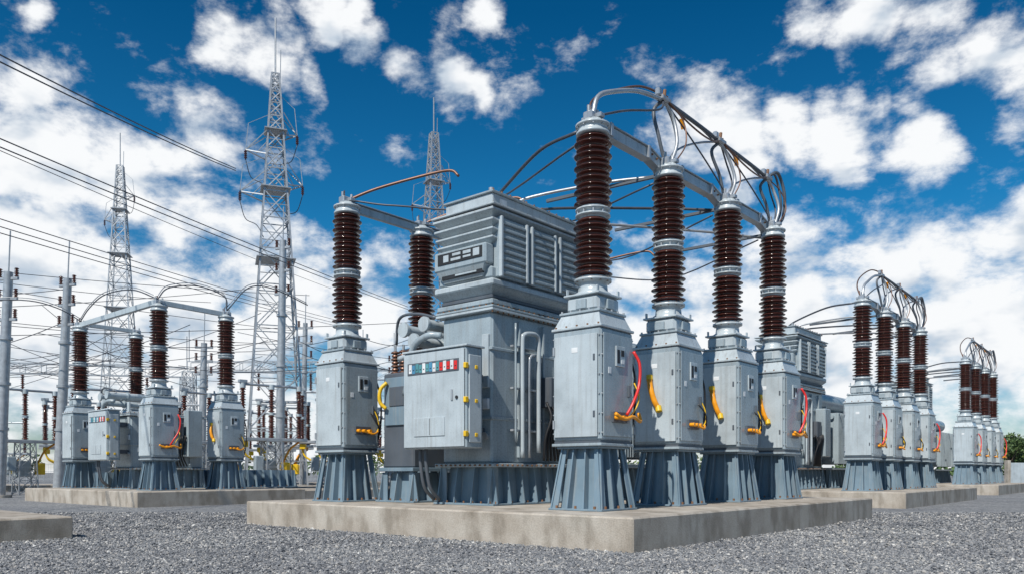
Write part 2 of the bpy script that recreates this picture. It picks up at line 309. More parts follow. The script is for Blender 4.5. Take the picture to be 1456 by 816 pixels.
# ---------------------------------------------------------------- power transformer (bay-local coordinates, z from pad top)
def build_transformer(full=True):
    d={k:MB() for k in('base_frame','tank','cooler_box','control_cabinet','radiator_bank','pipework')}
    b=d['base_frame']
    def gus(x0,x1,y0,y1,h):
        b.bx(x0-.12,x1+.12,y0-.12,y1+.12,0,.04,'bgrey',.006)
        cx,cy=(x0+x1)/2,(y0+y1)/2
        b.frus((cx,cy),((x1-x0)/2-.06,(y1-y0)/2-.06),((x1-x0)/2-.12,(y1-y0)/2-.12),.04,h,'bgrey')
        n=int((y1-y0)/.36)
        for i in range(n+1):
            y=y0+(y1-y0)*i/n
            for xx,s in((x0,-1),(x1,1)):
                b.prism([(xx-s*.14,y,.04),(xx+s*.13,y,.04),(xx+s*.02,y,h),(xx-s*.14,y,h)],(0,.02,0),'bgrey')
        n=int((x1-x0)/.36)
        for i in range(n+1):
            x=x0+(x1-x0)*i/n
            for yy,s in((y0,-1),(y1,1)):
                b.prism([(x,yy-s*.14,.04),(x,yy+s*.13,.04),(x,yy+s*.02,h),(x,yy-s*.14,h)],(.02,0,0),'bgrey')
        b.boltsline((x0-.08,y0,.04),(x0-.08,y1,.04),n,(0,0,1),'rust',.02,.04); b.boltsline((x0,y0-.08,.04),(x1,y0-.08,.04),n,(0,0,1),'rust',.02,.04)
    X0,X1,Y0,Y1=1.63,4.4,4.05,5.35
    gus(X0,X1,Y0-.02,Y1+.02,.72)
    b.bx(X0-.1,X1+.1,Y0-.12,Y1+.12,.72,.79,'grey',.01)
    b.boltsline((X0-.1,Y0-.05,.755),(X0-.1,Y1+.05,.755),12,(-1,0,0),'rust',.018,.03); b.boltsline((X0,Y0-.12,.755),(X1,Y0-.12,.755),20,(0,-1,0),'rust',.018,.03)
    t=d['tank']
    zt=3.62 if full else 2.7
    t.bx(X0,X1,Y0,Y1,.79,zt,'grey',.04)
    for x in(X0+.75,X0+1.5,X0+2.25): t.bx(x-.03,x+.03,Y0-.06,Y0+.01,.9,zt-.1,'grey',.01)
    for z in(1.6,2.9): 
        if z<zt: t.bx(X0-.03,X1+.03,Y0-.025,Y1+.02,z,z+.06,'grey',.01)
    t.bx(X0-.1,X1+.1,Y0-.1,Y1+.1,zt,zt+.05,'lgrey',.01); t.bx(X0-.1,X1+.1,Y0-.1,Y1+.1,zt+.056,zt+.1,'grey',.01)
    t.boltsline((X0-.06,Y0-.07,zt+.1),(X0-.06,Y1+.07,zt+.1),10,(0,0,1),'rust',.02,.03); t.boltsline((X0-.06,Y0-.07,zt+.1),(X1+.06,Y0-.07,zt+.1),20,(0,0,1),'rust',.02,.03)
    t.boltsline((X0-.06,Y0-.07,zt-.03),(X1+.06,Y0-.07,zt-.03),20,(0,0,1),'rust',.02,.03)
    t.bx(X0-.05,X0+.01,Y0+.05,Y0+.22,2.2,3.2,'lgrey',.01)
    t.box((X0-.02,Y0+.13,1.9),(.06,.14,.2),'white',.01); t.cyl((X0-.06,Y0+.14,1.3),(X0+.0,Y0+.14,1.3),.07,'galv')
    if full:
        c=d['cooler_box']; 
        x0,x1,y0,y1=X0-.06,X1+.06,Y0-.06,Y1+.06
        c.bx(x0+.1,x1-.1,y0+.1,y1-.1,3.72,5.52,'grey',.02)
        c.bx(x0-.02,x1+.02,y0-.02,y1+.02,3.74,3.84,'grey',.02)
        c.bx(x0+.04,x1-.04,y0+.04,y1-.04,3.86,3.93,'dgrey',.02)
        c.frus(((x0+x1)/2,(y0+y1)/2),((x1-x0)/2-.08,(y1-y0)/2-.08),((x1-x0)/2+.06,(y1-y0)/2+.06),3.93,4.07,'grey')
        c.bx(x0-.06,x1+.06,y0-.06,y1+.06,4.07,4.2,'lgrey',.03)
        c.bx(x0-.0,x1-.0,y0+.02,y1-.02,4.22,4.44,'grey',.03)
        zz=4.86
        for i,hh in enumerate((.15,.15,.17,.19)):
            e=.02+.02*i
            c.frus(((x0+x1)/2,(y0+y1)/2),((x1-x0)/2-.10,(y1-y0)/2-.10),((x1-x0)/2+e,(y1-y0)/2+e),zz,zz+hh*.62,'grey')
            c.bx(x0-e,x1+e,y0-e,y1+e,zz+hh*.62,zz+hh*.9,'lgrey',.02); zz+=hh
        c.bx(x0-.12,x0+.12,y0+.06,y1-.0,4.48,4.86,'grey',.03)
        c.frus((x0+.0,(y0+y1)/2),(.05,.5),(.13,.62),4.26,4.47,'grey')
        c.bx(x0-.135,x0-.115,y0+.14,y1-.12,4.60,4.81,'gap',.004)
        for (ya,yb,za,zb) in((.2,.36,4.64,4.78),(.42,.62,4.65,4.69),(.42,.62,4.72,4.78),(.68,.94,4.64,4.69),(.68,.90,4.73,4.78),(1.0,1.14,4.64,4.77)):
            c.bx(x0-.142,x0-.132,y0+ya,y0+yb,za,zb,'lgrey',.002)
        c.bx(x0-.10,x0-.04,y0+.16,y1-.2,4.32,4.40,'gap',.004); c.bx(x0-.115,x0-.09,y0+.3,y0+.85,4.345,4.38,'lgrey',.002)
        for k in range(3):
            xa=x0+.12+k*.9; xb=xa+.8
            c.bx(xa,xb,y0-.06,y0+.12,4.24,5.36,'grey',.02)
            c.bx(xa,xa+.06,y0-.13,y0-.05,4.24,5.36,'lgrey',.01); c.bx(xb-.06,xb,y0-.13,y0-.05,4.24,5.36,'lgrey',.01)
            for j in range(8): c.bx(xa+.07,xb-.07,y0-.115,y0-.05,4.30+j*.132,4.36+j*.132,'grey',.02)
        c.bx(x0-.10,x1+.10,y0-.12,y1+.10,5.53,5.57,'lgrey',.01)
        c.bx(x0+.10,x1-.12,y0+.08,y1-.10,5.57,5.83,'lgrey',.02)
        c.bx(x0+.06,x1-.08,y0+.04,y1-.06,5.83,5.87,'grey',.01)
        c.boltsline((x0+.10,y0+.06,5.87),(x1-.12,y0+.06,5.87),12,(0,0,1),'rust',.018,.025)
        c.boltsline((x0-.04,y0-.06,5.57),(x1+.04,y0-.06,5.57),16,(0,0,1),'rust',.016,.025)
        c.bx(x0+.3,x0+.5,y0+.07,y0+.09,5.66,5.76,'white',.003)
        for x in(x0+.2,x1-.3): c.cyl((x,y0+.2,5.87),(x,y0+.2,5.96),.05,'galv')
    k=d['control_cabinet']
    kx0,kx1,ky0,ky1=.72,1.15,3.84,5.46
    k.bx(kx0,kx1,ky0,ky1,1.05,2.84,'grey',.02)
    k.bx(kx0-.03,kx1+.03,ky0-.03,ky1+.03,2.84,2.88,'lgrey',.01)
    k.bx(kx0-.03,kx0-.012,ky0+.03,ky1-.03,1.08,2.81,'lgrey',.008); k.bx(kx0-.012,kx0+.01,ky0+.05,ky1-.05,1.1,2.79,'gap',0)
    k.bx(kx0-.04,kx0-.02,ky0+.15,ky1-.14,2.42,2.64,'dgrey',.004)
    cols=['red','white','red','white','red','teal','white','blue','teal','white','teal','teal','blue','white']
    yy=ky0+.18; w=(ky1-ky0-.36)/14
    for i,cn in enumerate(cols):
        k.bx(kx0-.046,kx0-.038,yy+.006,yy+w-.006,2.445+(i%3)*.01,2.60+(i%2)*.02,cn,.001); k.bx(kx0-.048,kx0-.045,yy+.03,yy+w-.03,2.50,2.52,'gap',0); yy+=w
    k.bx(kx0-.045,kx0-.028,ky0+.5,ky0+1.3,1.28,1.62,'lgrey',.006); k.bx(kx0-.048,kx0-.043,ky0+.88,ky0+.89,1.3,1.6,'gap',0)
    k.cyl((kx0-.05,ky0+.2,1.95),(kx0-.02,ky0+.2,1.95),.03,'gap')
    for z in(1.25,1.85,2.45): 
        k.bx(kx0-.045,kx0+.04,ky0-.025,ky0+.04,z,z+.1,'yellow',.01); k.bx(kx0+.2,kx0+.27,ky0-.035,ky0+.01,z,z+.07,'yellow',.01)
    k.bx(kx0+.06,kx1-.06,ky0-.02,ky0+.02,1.15,2.7,'lgrey',.01)
    k.bx(kx0-.05,kx0-.03,ky0+.3,ky0+.34,1.9,2.1,'galv',.006)
    for x,y in((kx1,4.3),(kx1,5.1)):
        k.bx(x-.01,1.64,y-.07,y+.07,2.3,2.45,'dgrey',.01); k.bx(x-.01,1.64,y-.07,y+.07,1.3,1.45,'dgrey',.01)
    for y in(5.1,5.25): k.tube([(.95,y,1.06),(.95,y,.8),(1.05,y,.35),(1.3,y,.1)],.035,'dgrey')
    r=d['radiator_bank']
    r.bx(4.7,8.6,3.75,5.3,.72,.8,'grey',.01)
    gus(4.8,8.5,3.9,5.2,.72)
    for g0 in(4.75,6.15,7.55):
        for i in range(11): r.bx(g0+i*.1,g0+i*.1+.035,3.55,5.3,.95,2.9,'grey',.01)
        for y in(3.8,5.0): r.cyl((g0-.1,y,2.75),(g0+1.15,y,2.75),.09,'grey'); r.cyl((g0-.1,y,1.1),(g0+1.15,y,1.1),.09,'grey')
    r.cyl((4.5,4.5,3.4),(8.7,4.5,3.4),.35,'grey',seg=24); 
    for x in(5.3,7.7): r.bx(x-.05,x+.05,4.2,4.8,2.9,3.2,'grey',.01)
    gus(1.7,3.3,6.25,7.2,.62)
    r.bx(1.62,3.4,6.2,7.25,.64,.72,'bgrey',.01)
    r.bx(1.7,3.3,6.25,7.2,.72,2.7,'dgrey',.03)
    r.bx(1.66,1.7,6.35,7.1,1.6,2.6,'bgrey',.01)
    r.bx(1.64,1.67,6.5,6.95,2.0,2.4,'dgrey',.01)
    for i in range(4):
        y=6.35+i*.25; r.lathe((1.95,y,2.7),shed_profile(0,.5,7,.05,.1,.085),'copper',14); r.cyl((1.95,y,3.2),(1.95,y,3.32),.025,'galv')
        r.lathe((2.8,y,2.7),shed_profile(0,.5,7,.05,.1,.085),'brown',14)
    r.tube([(1.62,7.0,2.5),(1.52,7.08,2.35),(1.52,7.1,2.1),(1.6,7.0,1.95)],.04,'yellow')
    p=d['pipework']
    for z,y in((3.55,5.7),(3.25,6.0),(3.5,6.3)):
        p.cyl((1.5,y,z),(4.2,y,z),.11,'lgrey',seg=18); p.cyl((1.44,y,z),(1.5,y,z),.15,'lgrey',seg=18); p.cyl((2.2,y,z),(2.25,y,z),.15,'grey',seg=18)
    p.tube([(1.6,5.36,3.3),(1.45,5.6,3.3),(1.45,6.0,3.1),(1.45,6.1,2.6),(1.6,6.4,2.2)],.07,'grey')
    p.tube([(1.5,5.4,3.0),(1.35,5.9,2.95),(1.35,6.3,2.9)],.06,'lgrey')
    p.tube([(1.7,5.6,3.7),(1.7,6.2,3.85),(1.7,6.7,3.8),(1.8,6.9,3.3)],.03,'dgrey')
    yo=Y0-.14
    p.tube([(2.35,yo,.9),(2.35,yo,2.0),(2.35,yo,3.1),(2.4,yo,3.25),(2.55,yo,3.3),(2.75,yo,3.3),(2.85,yo,3.2),(2.85,yo,2.9),(2.85,yo,1.0)],.045,'lgrey',10,8)
    p.tube([(2.55,yo,.9),(2.55,yo,2.6),(2.6,yo,2.85),(2.7,yo,2.9)],.03,'galv',10,8)
    p.tube([(2.15,yo,1.2),(2.15,yo,2.4),(2.15,yo,3.45)],.022,'grey')
    for z in(1.4,2.2,3.0): p.bx(2.1,2.9,yo+.03,yo+.1,z,z+.04,'galv',.005)
    p.bx(3.05,3.5,yo-.15,yo+.13,1.9,2.5,'dgrey',.02)
    for i in range(7):
        x=3.0+i*.09; p.tube([(x,yo-.08,2.0),(x+.05*math.sin(i),yo-.2,1.7+.04*i),(x-.08,yo-.12,1.3),(x-.05+.03*i,yo-.05,.85)],.028,'black')
    p.bx(3.6,4.2,yo-.25,yo+.13,1.2,3.0,'grey',.03)
    return finish(d)
TR=build_transformer(True); TR_LOW=build_transformer(False)

# ---------------------------------------------------------------- pads
def lw(o,a,b,z=0): return o+U*a+V*b+Vector((0,0,z))
def pad(o,La,Lb,h=PADH,name='concrete_pad'):
    mb=MB(); mb.bx(0,La,0,Lb,-.3,h,'conc',.025)
    return single(name,mb,o,TH)
R_A=[1.55,4.07,6.62,9.08]; L_A=[1.45,3.65,6.9,9.6]; RB=1.73; LB=8.1
def bay(o,La=10.9,Lb=9.72,nR=4,nL=4,full=True):
    pad(o,La,Lb)
    types=[POST_RED,POST_OR,POST_OR,POST_BOTH]
    for i in range(nR): group('bushing_post',types[i],lw(o,R_A[i],RB,PADH),TH)
    for i in range(nL): group('bushing_post',POST_PL if i!=1 else POST_OR,lw(o,L_A[i],LB,PADH),TH)
    skip=[] if full else ['cooler_box','radiator_bank']
    group('power_transformer',TR if full else TR_LOW,lw(o,0,0,PADH),TH,skip)
def beamq(mb,p,q,w,h,mat,bev=.015):
    p=Vector(p);q=Vector(q);d=q-p
    yaw=math.atan2(d.y,d.x); pit=-math.atan2(d.z,math.hypot(d.x,d.y))
    R=Matrix.Rotation(yaw,3,'Z')@Matrix.Rotation(pit,3,'Y')
    mb.box((p+q)/2,(d.length,w,h),mat,bev,R)
def hubs(o,nL):
    rd=random.Random(5)
    mb=MB(); zt=6.5
    cap=[(a,RB,zt) for a in R_A]
    hub=[(R_A[0]+.1,RB+.05,7.0),(R_A[1]+.0,RB+.1,7.72),(R_A[2]-.15,RB+.1,7.68),(R_A[3]-.1,RB+.1,7.62)]
    for i in range(3):
        a0,a1=cap[i][0],cap[i+1][0]
        P=[(a0+.05,RB+.13,6.36),(a0+.45,RB+.13,6.5),(a1-.55,RB+.13,6.52),(a1-.05,RB+.13,6.40)]
        for p,q in zip(P[:-1],P[1:]):
            beamq(mb,p,q,.10,.20,'lgrey',.015)
            for z in(.11,-.11): beamq(mb,(p[0],p[1],p[2]+z),(q[0],q[1],q[2]+z),.17,.022,'alu',.004)
        for t in(.25,.75): mb.bx(a0+(a1-a0)*t-.04,a0+(a1-a0)*t+.04,RB+.02,RB+.24,6.40,6.64,'alu',.01)
        mb.boltsline((a0+.1,RB+.07,6.45),(a0+.4,RB+.07,6.52),3,(0,-1,0),'rust',.02,.03)
        mb.boltsline((a1-.5,RB+.07,6.52),(a1-.15,RB+.07,6.46),3,(0,-1,0),'rust',.02,.03)
    def arc(p,q,h,r,mat,dy=0,n=5,skew=0):
        p=Vector(p);q=Vector(q); pts=[]
        for i in range(n+1):
            t=i/n; x=p.lerp(q,t); k=4*t*(1-t)*(1+skew*(t-.5)); x.z+=h*k; x.y+=dy*k; pts.append(x)
        mb.tube(pts,r,mat,8,5)
    a=cap[0][0]
    mb.tube([(a,RB,6.55),(a+.15,RB,6.90),(a+.6,RB,7.15),(a+1.5,RB+.05,7.5),hub[1]],.042,'alu',8)
    mb.tube([(a+.1,RB+.1,6.55),(a+.4,RB+.3,7.0),(a+1.1,RB+.4,7.45),(a+2.0,RB+.3,7.85),(hub[1][0]+.1,hub[1][1],hub[1][2]+.1)],.022,'copper',8)
    mb.tube([(a+.1,RB-.1,6.55),(a+.9,RB-.1,6.9),(a+2.0,RB-.1,7.3),hub[1]],.02,'wire',8)
    for i in(1,2,3):
        c=cap[i];h=hub[i]
        mb.box(h,(.34,.16,.10),'galv',.02); mb.boltsline((h[0]-.12,h[1],h[2]+.05),(h[0]+.12,h[1],h[2]+.05),3,(0,0,1),'rust',.025,.06)
        mb.cyl((h[0],h[1],h[2]),(h[0]+.04,h[1],h[2]+.2),.035,'rust',seg=8)
        mb.box((h[0]-.2,h[1],h[2]+.08),(.12,.1,.14),'alu',.02)
        for (dx,dy,r,mt) in((-.22,.1,.036,'dgrey'),(.24,-.05,.034,'galv'),(.42,-.15,.014,'copper'),(.5,.1,.02,'wire')):
            j=rd.uniform(-.06,.06)
            mb.tube([h,(h[0]+dx+j,h[1]+dy,h[2]-.25),(c[0]+dx*.9+j,c[1]+dy,c[2]+.45),(c[0]+dx*.3,c[1]+dy*.5,c[2]+.02)],r,mt)
        if i<3:
            g=hub[i+1]
            arc(h,g,.06,.042,'dgrey',.05,skew=.5); arc((h[0],h[1]-.05,h[2]),(g[0],g[1],g[2]),-.26,.018,'copper',-.12)
            arc((h[0],h[1]+.1,h[2]),(g[0],g[1]+.1,g[2]),.22,.014,'wire',.1,skew=-.8)
            arc((c[0],RB,6.55),g,.15,.022,'galv',.2)
            arc(h,(cap[i+1][0],RB+.05,6.6),-.1,.016,'wire',-.1)
            mb.cyl(((h[0]+g[0])/2-.5,RB+.1,7.6),((h[0]+g[0])/2-.42,RB+.1,7.42),.045,'orange')
    h=hub[3]
    mb.tube([h,(h[0]+.3,RB,7.8),(h[0]+.6,RB,7.7),(h[0]+.70,RB-.05,7.3),(R_A[3]+.6,RB,6.8),(R_A[3]+.1,RB,6.5)],.040,'dgrey')
    mb.tube([h,(h[0]+.15,RB,7.72),(h[0]+.4,RB,7.55),(h[0]+.47,RB-.05,7.1),(R_A[3]+.4,RB,6.8),(R_A[3]+.1,RB,6.5)],.028,'dgrey')
    for i,(xa,z0,z1) in enumerate(((2.2,5.95,6.35),(2.8,5.9,6.3),(3.4,5.85,6.3),(3.9,5.7,6.25))):
        mb.tube([(xa,4.6,z0-.1),(xa+.05,4.3,z0+.15),(R_A[i]*.7+xa*.3,3.0,z1+.0),(R_A[i],RB+.3,z1)],.03,'galv' if i%2 else 'wire')
        if i: beamq(mb,(R_A[i],RB+.2,6.3),(R_A[i]-.6,4.2,6.15),.05,.07,'dgrey',.01)
    if nL:
        for i,xa in enumerate(L_A[:nL]):
            mb.tube([(xa,LB,6.5),(xa+.4,LB-.5,6.75),(xa+1.0,LB-1.4,7.0),(xa+1.25,LB-1.9,7.05),(xa+1.3,LB-2.1,6.9)],.03,'copper')
            mb.tube([(xa+.1,LB-.1,6.5),(xa+.6,LB-.9,6.35),(xa+1.6,LB-2.5,6.25),(R_A[i]+.3,RB+.5,6.3)],.02,'wire')
            if i<nL-1:
                a0,a1=xa,L_A[i+1]; mb.bx(a0,a1,LB-.05,LB+.05,6.28,6.46,'lgrey',.015); mb.bx(a0,a1,LB-.09,LB+.09,6.46,6.485,'alu',.004)
    single('overhead_busbar',mb,lw(o,0,0,PADH),TH)
bay(C0); hubs(C0,4)
O2=lw(C0,17.1,.8); bay(O2,nL=0); hubs(O2,0)
O3=lw(C0,35.5,1.2); bay(O3,nL=0); hubs(O3,0)
OL=Vector((-11.9,25.2,0)); 
bay(OL,6.33,9.72,2,2,False)
mb=MB()
beamq(mb,(1.5,RB,6.5),(1.45,LB,6.45),.14,.2,'lgrey'); beamq(mb,(1.55,RB,6.5),(4.1,RB,6.45),.1,.18,'lgrey'); beamq(mb,(1.45,LB,6.5),(3.65,LB,6.5),.1,.16,'lgrey')
for p in([(1.5,RB,6.6),(2.0,RB+.2,7.1),(3.2,RB+.4,7.4),(4.0,RB,7.1),(4.1,RB,6.6)],[(1.5,RB,6.6),(1.3,RB+1.5,7.1),(1.2,RB+3.5,7.2),(1.4,LB-1,7.0),(1.45,LB,6.6)],
         [(4.1,RB,6.6),(5.0,RB,7.6),(6.2,RB+.2,7.8),(8,RB+.5,7.5)],[(1.5,LB,6.6),(.6,LB,7.0),(-.5,LB+.5,7.2),(-2.5,LB+2,7.0)]):
    mb.tube(p,.022,'wire'); mb.tube([Vector(x)+Vector((.05,.15,.12)) for x in p],.016,'galv')
single('overhead_busbar',mb,lw(OL,0,0,PADH),TH)
def padc(x,y,La,Lb,h,name='concrete_slab'):
    pad(Vector((x,y,0)),La,Lb,h,name)
padc(-7.4-.647*6,13.4-.762*6,6,5,.38)
padc(-24,48,30,3,.35); padc(-34,40,12,6,.35); padc(-14,36,9,5,.4); padc(-9,34,6,4,.35)

# ---------------------------------------------------------------- lattice towers
def beam(mb,p,q,r,mat='galv'): mb.cyl(p,q,r,mat,seg=4,smooth=False)
def lattice(mb,w0,w1,h,n,r=.06,z0=0,c=(0,0)):
    q=(w1/w0)**(1/n) if w1<w0 else 1.0
    seg=[q**i for i in range(n)]; s=sum(seg); acc=0; zs=[0]
    for x in seg: acc+=x*h/s; zs.append(acc)
    def corners(z):
        w=(w0+(w1-w0)*z/h)/2
        return [Vector((c[0]+sx*w,c[1]+sy*w,z0+z)) for sx,sy in((-1,-1),(1,-1),(1,1),(-1,1))]
    for i in range(n):
        A=corners(zs[i]);B=corners(zs[i+1])
        for k in range(4):
            beam(mb,A[k],B[k],r); j=(k+1)%4
            beam(mb,A[k],B[j],r*.55); beam(mb,A[j],B[k],r*.55); beam(mb,B[k],B[j],r*.6)
            if n>9:
                m=(A[k]+B[j])/2; beam(mb,(A[k]+B[k])/2,m,r*.4); beam(mb,(A[j]+B[j])/2,m,r*.4)
def tower(name,loc,H,w0,w1,spire,rz=.3,arms=((.70,-1.9),(.73,1.5),(.80,-1.6),(.85,1.2))):
    mb=MB(); lattice(mb,w0,w1,H,15,.065)
    for sx in(-1,1):
        for sy in(-1,1): mb.box((sx*w0/2,sy*w0/2,.15),(.7,.7,.5),'conc',.03)
    mb.cyl((0,0,H),(0,0,H+spire),.05,'galv',seg=6); mb.cyl((0,0,H+spire*.6),(0,0,H+spire),.035,'red',seg=6)
    beam(mb,(.25,0,H-1.2),(.3,0,H+spire*.45),.03)
    for f,Ls in arms:
        s=1 if Ls>0 else -1; L=abs(Ls); z=H*f
        w=(w0+(w1-w0)*z/H)/2
        tip=Vector((s*L,0,z+.25))
        for y in(-w,w):
            beam(mb,(s*w,y,z),tip,.04); beam(mb,(s*w,y,z+1.3),tip,.03); beam(mb,(s*w,y,z+.65),(s*(w+L)/2,0,z+.12),.022)
        beam(mb,tip+Vector((0,0,.0)),tip+Vector((-s*.15,0,1.5)),.025); beam(mb,tip+Vector((-s*.15,0,1.5)),(0,0,z+2.6),.015)
        mb.cyl(tip,tip-Vector((0,0,.55)),.04,'brown',seg=8)
        for q in range(4): mb.cyl(tip-Vector((0,0,.1+q*.11)),tip-Vector((0,0,.14+q*.11)),.09,'brown',seg=10)
        mb.tube([tip-Vector((0,0,.55)),tip+Vector((-s*.3,.3,-1.4)),tip+Vector((-s*.9,.3,-1.7)),(s*w,0,z-2.2)],.022,'wire')
    for z in(H*.55,H*.72,H*.86): 
        w=(w0+(w1-w0)*z/H)/2+.2
        mb.bx(-w,w,-w,w,z,z+.06,'galv',.01)
    single(name,mb,loc,rz)
tower('lattice_tower',(-13.4,45,0),23.6,3.3,.40,3.2,.35)
tower('lattice_tower',(-35.5,72,0),28.8,3.4,.5,3.0,.2,((.82,-1.3),(.9,1.2)))
tower('lattice_tower',(-6.1,62,0),27.5,3.4,.5,2.8,.5,((.78,-1.8),(.86,1.4)))
tower('lattice_tower',(-59.5,78,0),16,2.4,.6,2.0,.2,())

# ---------------------------------------------------------------- tubular poles
def pole(loc,H,r,lean=0.0):
    mb=MB(); t=Vector((lean*H,0,H))
    mb.cyl((0,0,0),t,r,'galv',r1=r*.72,seg=18); mb.cyl((0,0,0),(0,0,.12),r*2,'conc',seg=18)
    mb.cyl(t,t+Vector((lean*1.8,0,1.8)),.03,'galv',seg=6)
    for k in range(3):
        z=H*(.97-.09*k); c=Vector((lean*z,0,z)); mb.bx(c.x-.5,c.x+.5,-.06,.06,z-.06,z+.06,'galv',.01)
        for s in(-1,1):
            mb.lathe((c.x+s*.42,0,z+.06),shed_profile(0,.4,5,.04,.1,.085),'brown',10)
    for f in(.3,.5,.7): mb.cyl((lean*H*f,0,H*f),(lean*H*f,0,H*f+.12),r*1.12,'galv',seg=18)
    single('steel_pole',mb,loc,random.uniform(-.5,.5))
pole((-22.6,35,0),9.9,.25,.05); pole((-21.7,38,0),10.3,.25,.06); pole((-18.0,46,0),8.6,.24,.02)
pole((-12.6,43,0),13.6,.25,.02); pole((-28,43,0),7.6,.25,.04); pole((-13.2,50,0),10.5,.2,.02); pole((-8.6,58,0),9.5,.2,0)

# ---------------------------------------------------------------- distant disconnectors
def build_disc():
    mb=MB(); lattice(mb,.9,.7,2.6,4,.035)
    mb.bx(-1.7,1.7,-.35,.35,2.6,2.75,'galv',.02)
    for x in(-1.4,0,1.4):
        mb.lathe((x,0,2.75),shed_profile(0,1.1,9,.08,.16,.13),'brown',14)
        mb.cyl((x,0,3.85),(x,0,3.97),.15,'lgrey')
        mb.lathe((x,0,3.97),shed_profile(0,1.1,9,.07,.15,.12),'brown',14)
        mb.cyl((x,0,5.07),(x,0,5.3),.14,'lgrey')
    mb.cyl((-1.5,0,5.25),(1.5,0,5.25),.06,'alu'); mb.bx(-1.6,-1.2,-.1,.1,5.3,5.45,'alu',.02)
    mb.bx(.45,.85,-.25,.15,1.0,1.6,'yellow',.03); mb.bx(-.9,-.5,-.3,.0,1.2,1.9,'grey',.03); mb.bx(-.35,.35,.2,.6,.9,1.7,'lgrey',.03)
    mb.tube([(.6,0,1.6),(.9,0,2.2),(1.4,0,2.6)],.05,'orange'); mb.bx(-1.5,-1.2,-.2,.2,2.3,2.58,'yellow',.03); mb.tube([(-1.4,0,2.3),(-1.2,0,1.9),(-.6,0,1.6)],.05,'yellow')
    return mb.mesh('disconnector_switch')
DISC=build_disc()
for (x,y,rz) in[(-27,36,.4),(-24.5,40,.9),(-31,44,.2),(-35,52,.6),(-29,52,.9),(-24,54,.3),(-20.5,40,.7),(-19,49,.2),(-16,42,.9),(-14.5,51,.5),(-11.5,38,.7),(-10,47,.3),(-17,56,.5),(-12,58,.7),(-8,54,.8),(-6.5,50,.3),(-40,56,.3),(-45,62,.6),(-22,62,.4),(-5,66,.4),(-36,45,.3),(-9.4,41,.1),(-42,66,.2),(-33,64,.7),(-13.5,47,.2),(-26,47,.5),(-9,62,.6)]:
    single('disconnector_switch',DISC,(x,y,0),rz)
def gantry(x0,x1,y,H,dy=0):
    mb=MB()
    for x in(x0,x1): lattice(mb,1.2,.8,H,9,.05,0,(x-x0,(dy if x==x1 else 0)))
    L=x1-x0; n=int(L/1.4)
    for i in range(n):
        a=i/n;b=(i+1)/n
        for yy in(-.35,.35):
            for zz in(0,.8): beam(mb,(L*a,dy*a+yy,H+zz),(L*b,dy*b+yy,H+zz),.045)
            beam(mb,(L*a,dy*a+yy,H),(L*b,dy*b+yy,H+.8),.028); beam(mb,(L*a,dy*a+yy,H),(L*a,dy*a+yy,H+.8),.028)
        if i%3==1:
            p=Vector((L*a,dy*a,H))
            mb.lathe((p.x,p.y,H-1.5),shed_profile(0,1.4,9,.06,.15,.13),'brown',10)
    for x in(0,L): mb.cyl((x,dy if x else 0,H+.8),(x,dy if x else 0,H+3.4),.04,'galv',seg=6)
    single('steel_gantry',mb,(x0,y,0))
gantry(-45,-27,62,9.0,4); gantry(-26,-12,64,9.2,0); gantry(-14,-3,72,9.5,0)

# ---------------------------------------------------------------- overhead conductors
def site(tan,h,y): return Vector((tan*y,y,1.12+h*y))
wm=MB()
def wire(mb,p,q,sag,r,n=20):
    p=Vector(p);q=Vector(q); pts=[]
    for i in range(n+1):
        t=i/n; x=p.lerp(q,t); x.z-=sag*4*t*(1-t); pts.append(x)
    mb.tube(pts,r,'wire',6,1)
def ray(px,py,y): return site((px-728)/1130,(671-py)/1130,y)
def span(px0,py0,y0,px1,py1,y1,r=.022,sag=.3,ext=1.0):
    p=ray(px0,py0,y0);q=ray(px1,py1,y1); p=p-(q-p)*ext*.5; wire(wm,p,q,sag,r)
for dx,dy in((0,0),(0,10)):
    span(0,68+dy,24,335,240+dy*.3,45,.026,.25)
for dx,dy in((0,0),(0,12)): span(0,185+dy,24,580,436+dy*.3,62,.022,.3)
span(0,203,26,470,410,58,.014,.3)
for dy in(0,11,20): span(0,300+dy,26,480,455+dy*.4,62,.018,.3)
for (a,b,c) in((380,440,420),(395,300,430),(405,420,470),(430,360,410),(450,200,470),(470,640,455),(455,420,490)):
    span(0,a,45,b,c,62,.02,.3)
rr=random.Random(3)
for i in range(26):
    x0=rr.uniform(-40,-16); y0=rr.uniform(38,60); x1=x0+rr.uniform(6,16); y1=y0+rr.uniform(-4,8)
    wire(wm,(x0,y0,rr.uniform(6.0,10.5)),(x1,y1,rr.uniform(6.0,10.5)),rr.uniform(.2,1.0),.018,12)
for i in range(10):
    x0=rr.uniform(-16,-5); y0=rr.uniform(42,60)
    wire(wm,(x0,y0,rr.uniform(7,10)),(x0+rr.uniform(4,8),y0+4,rr.uniform(7,10)),rr.uniform(.2,.8),.018,12)
single('overhead_power_lines',wm)

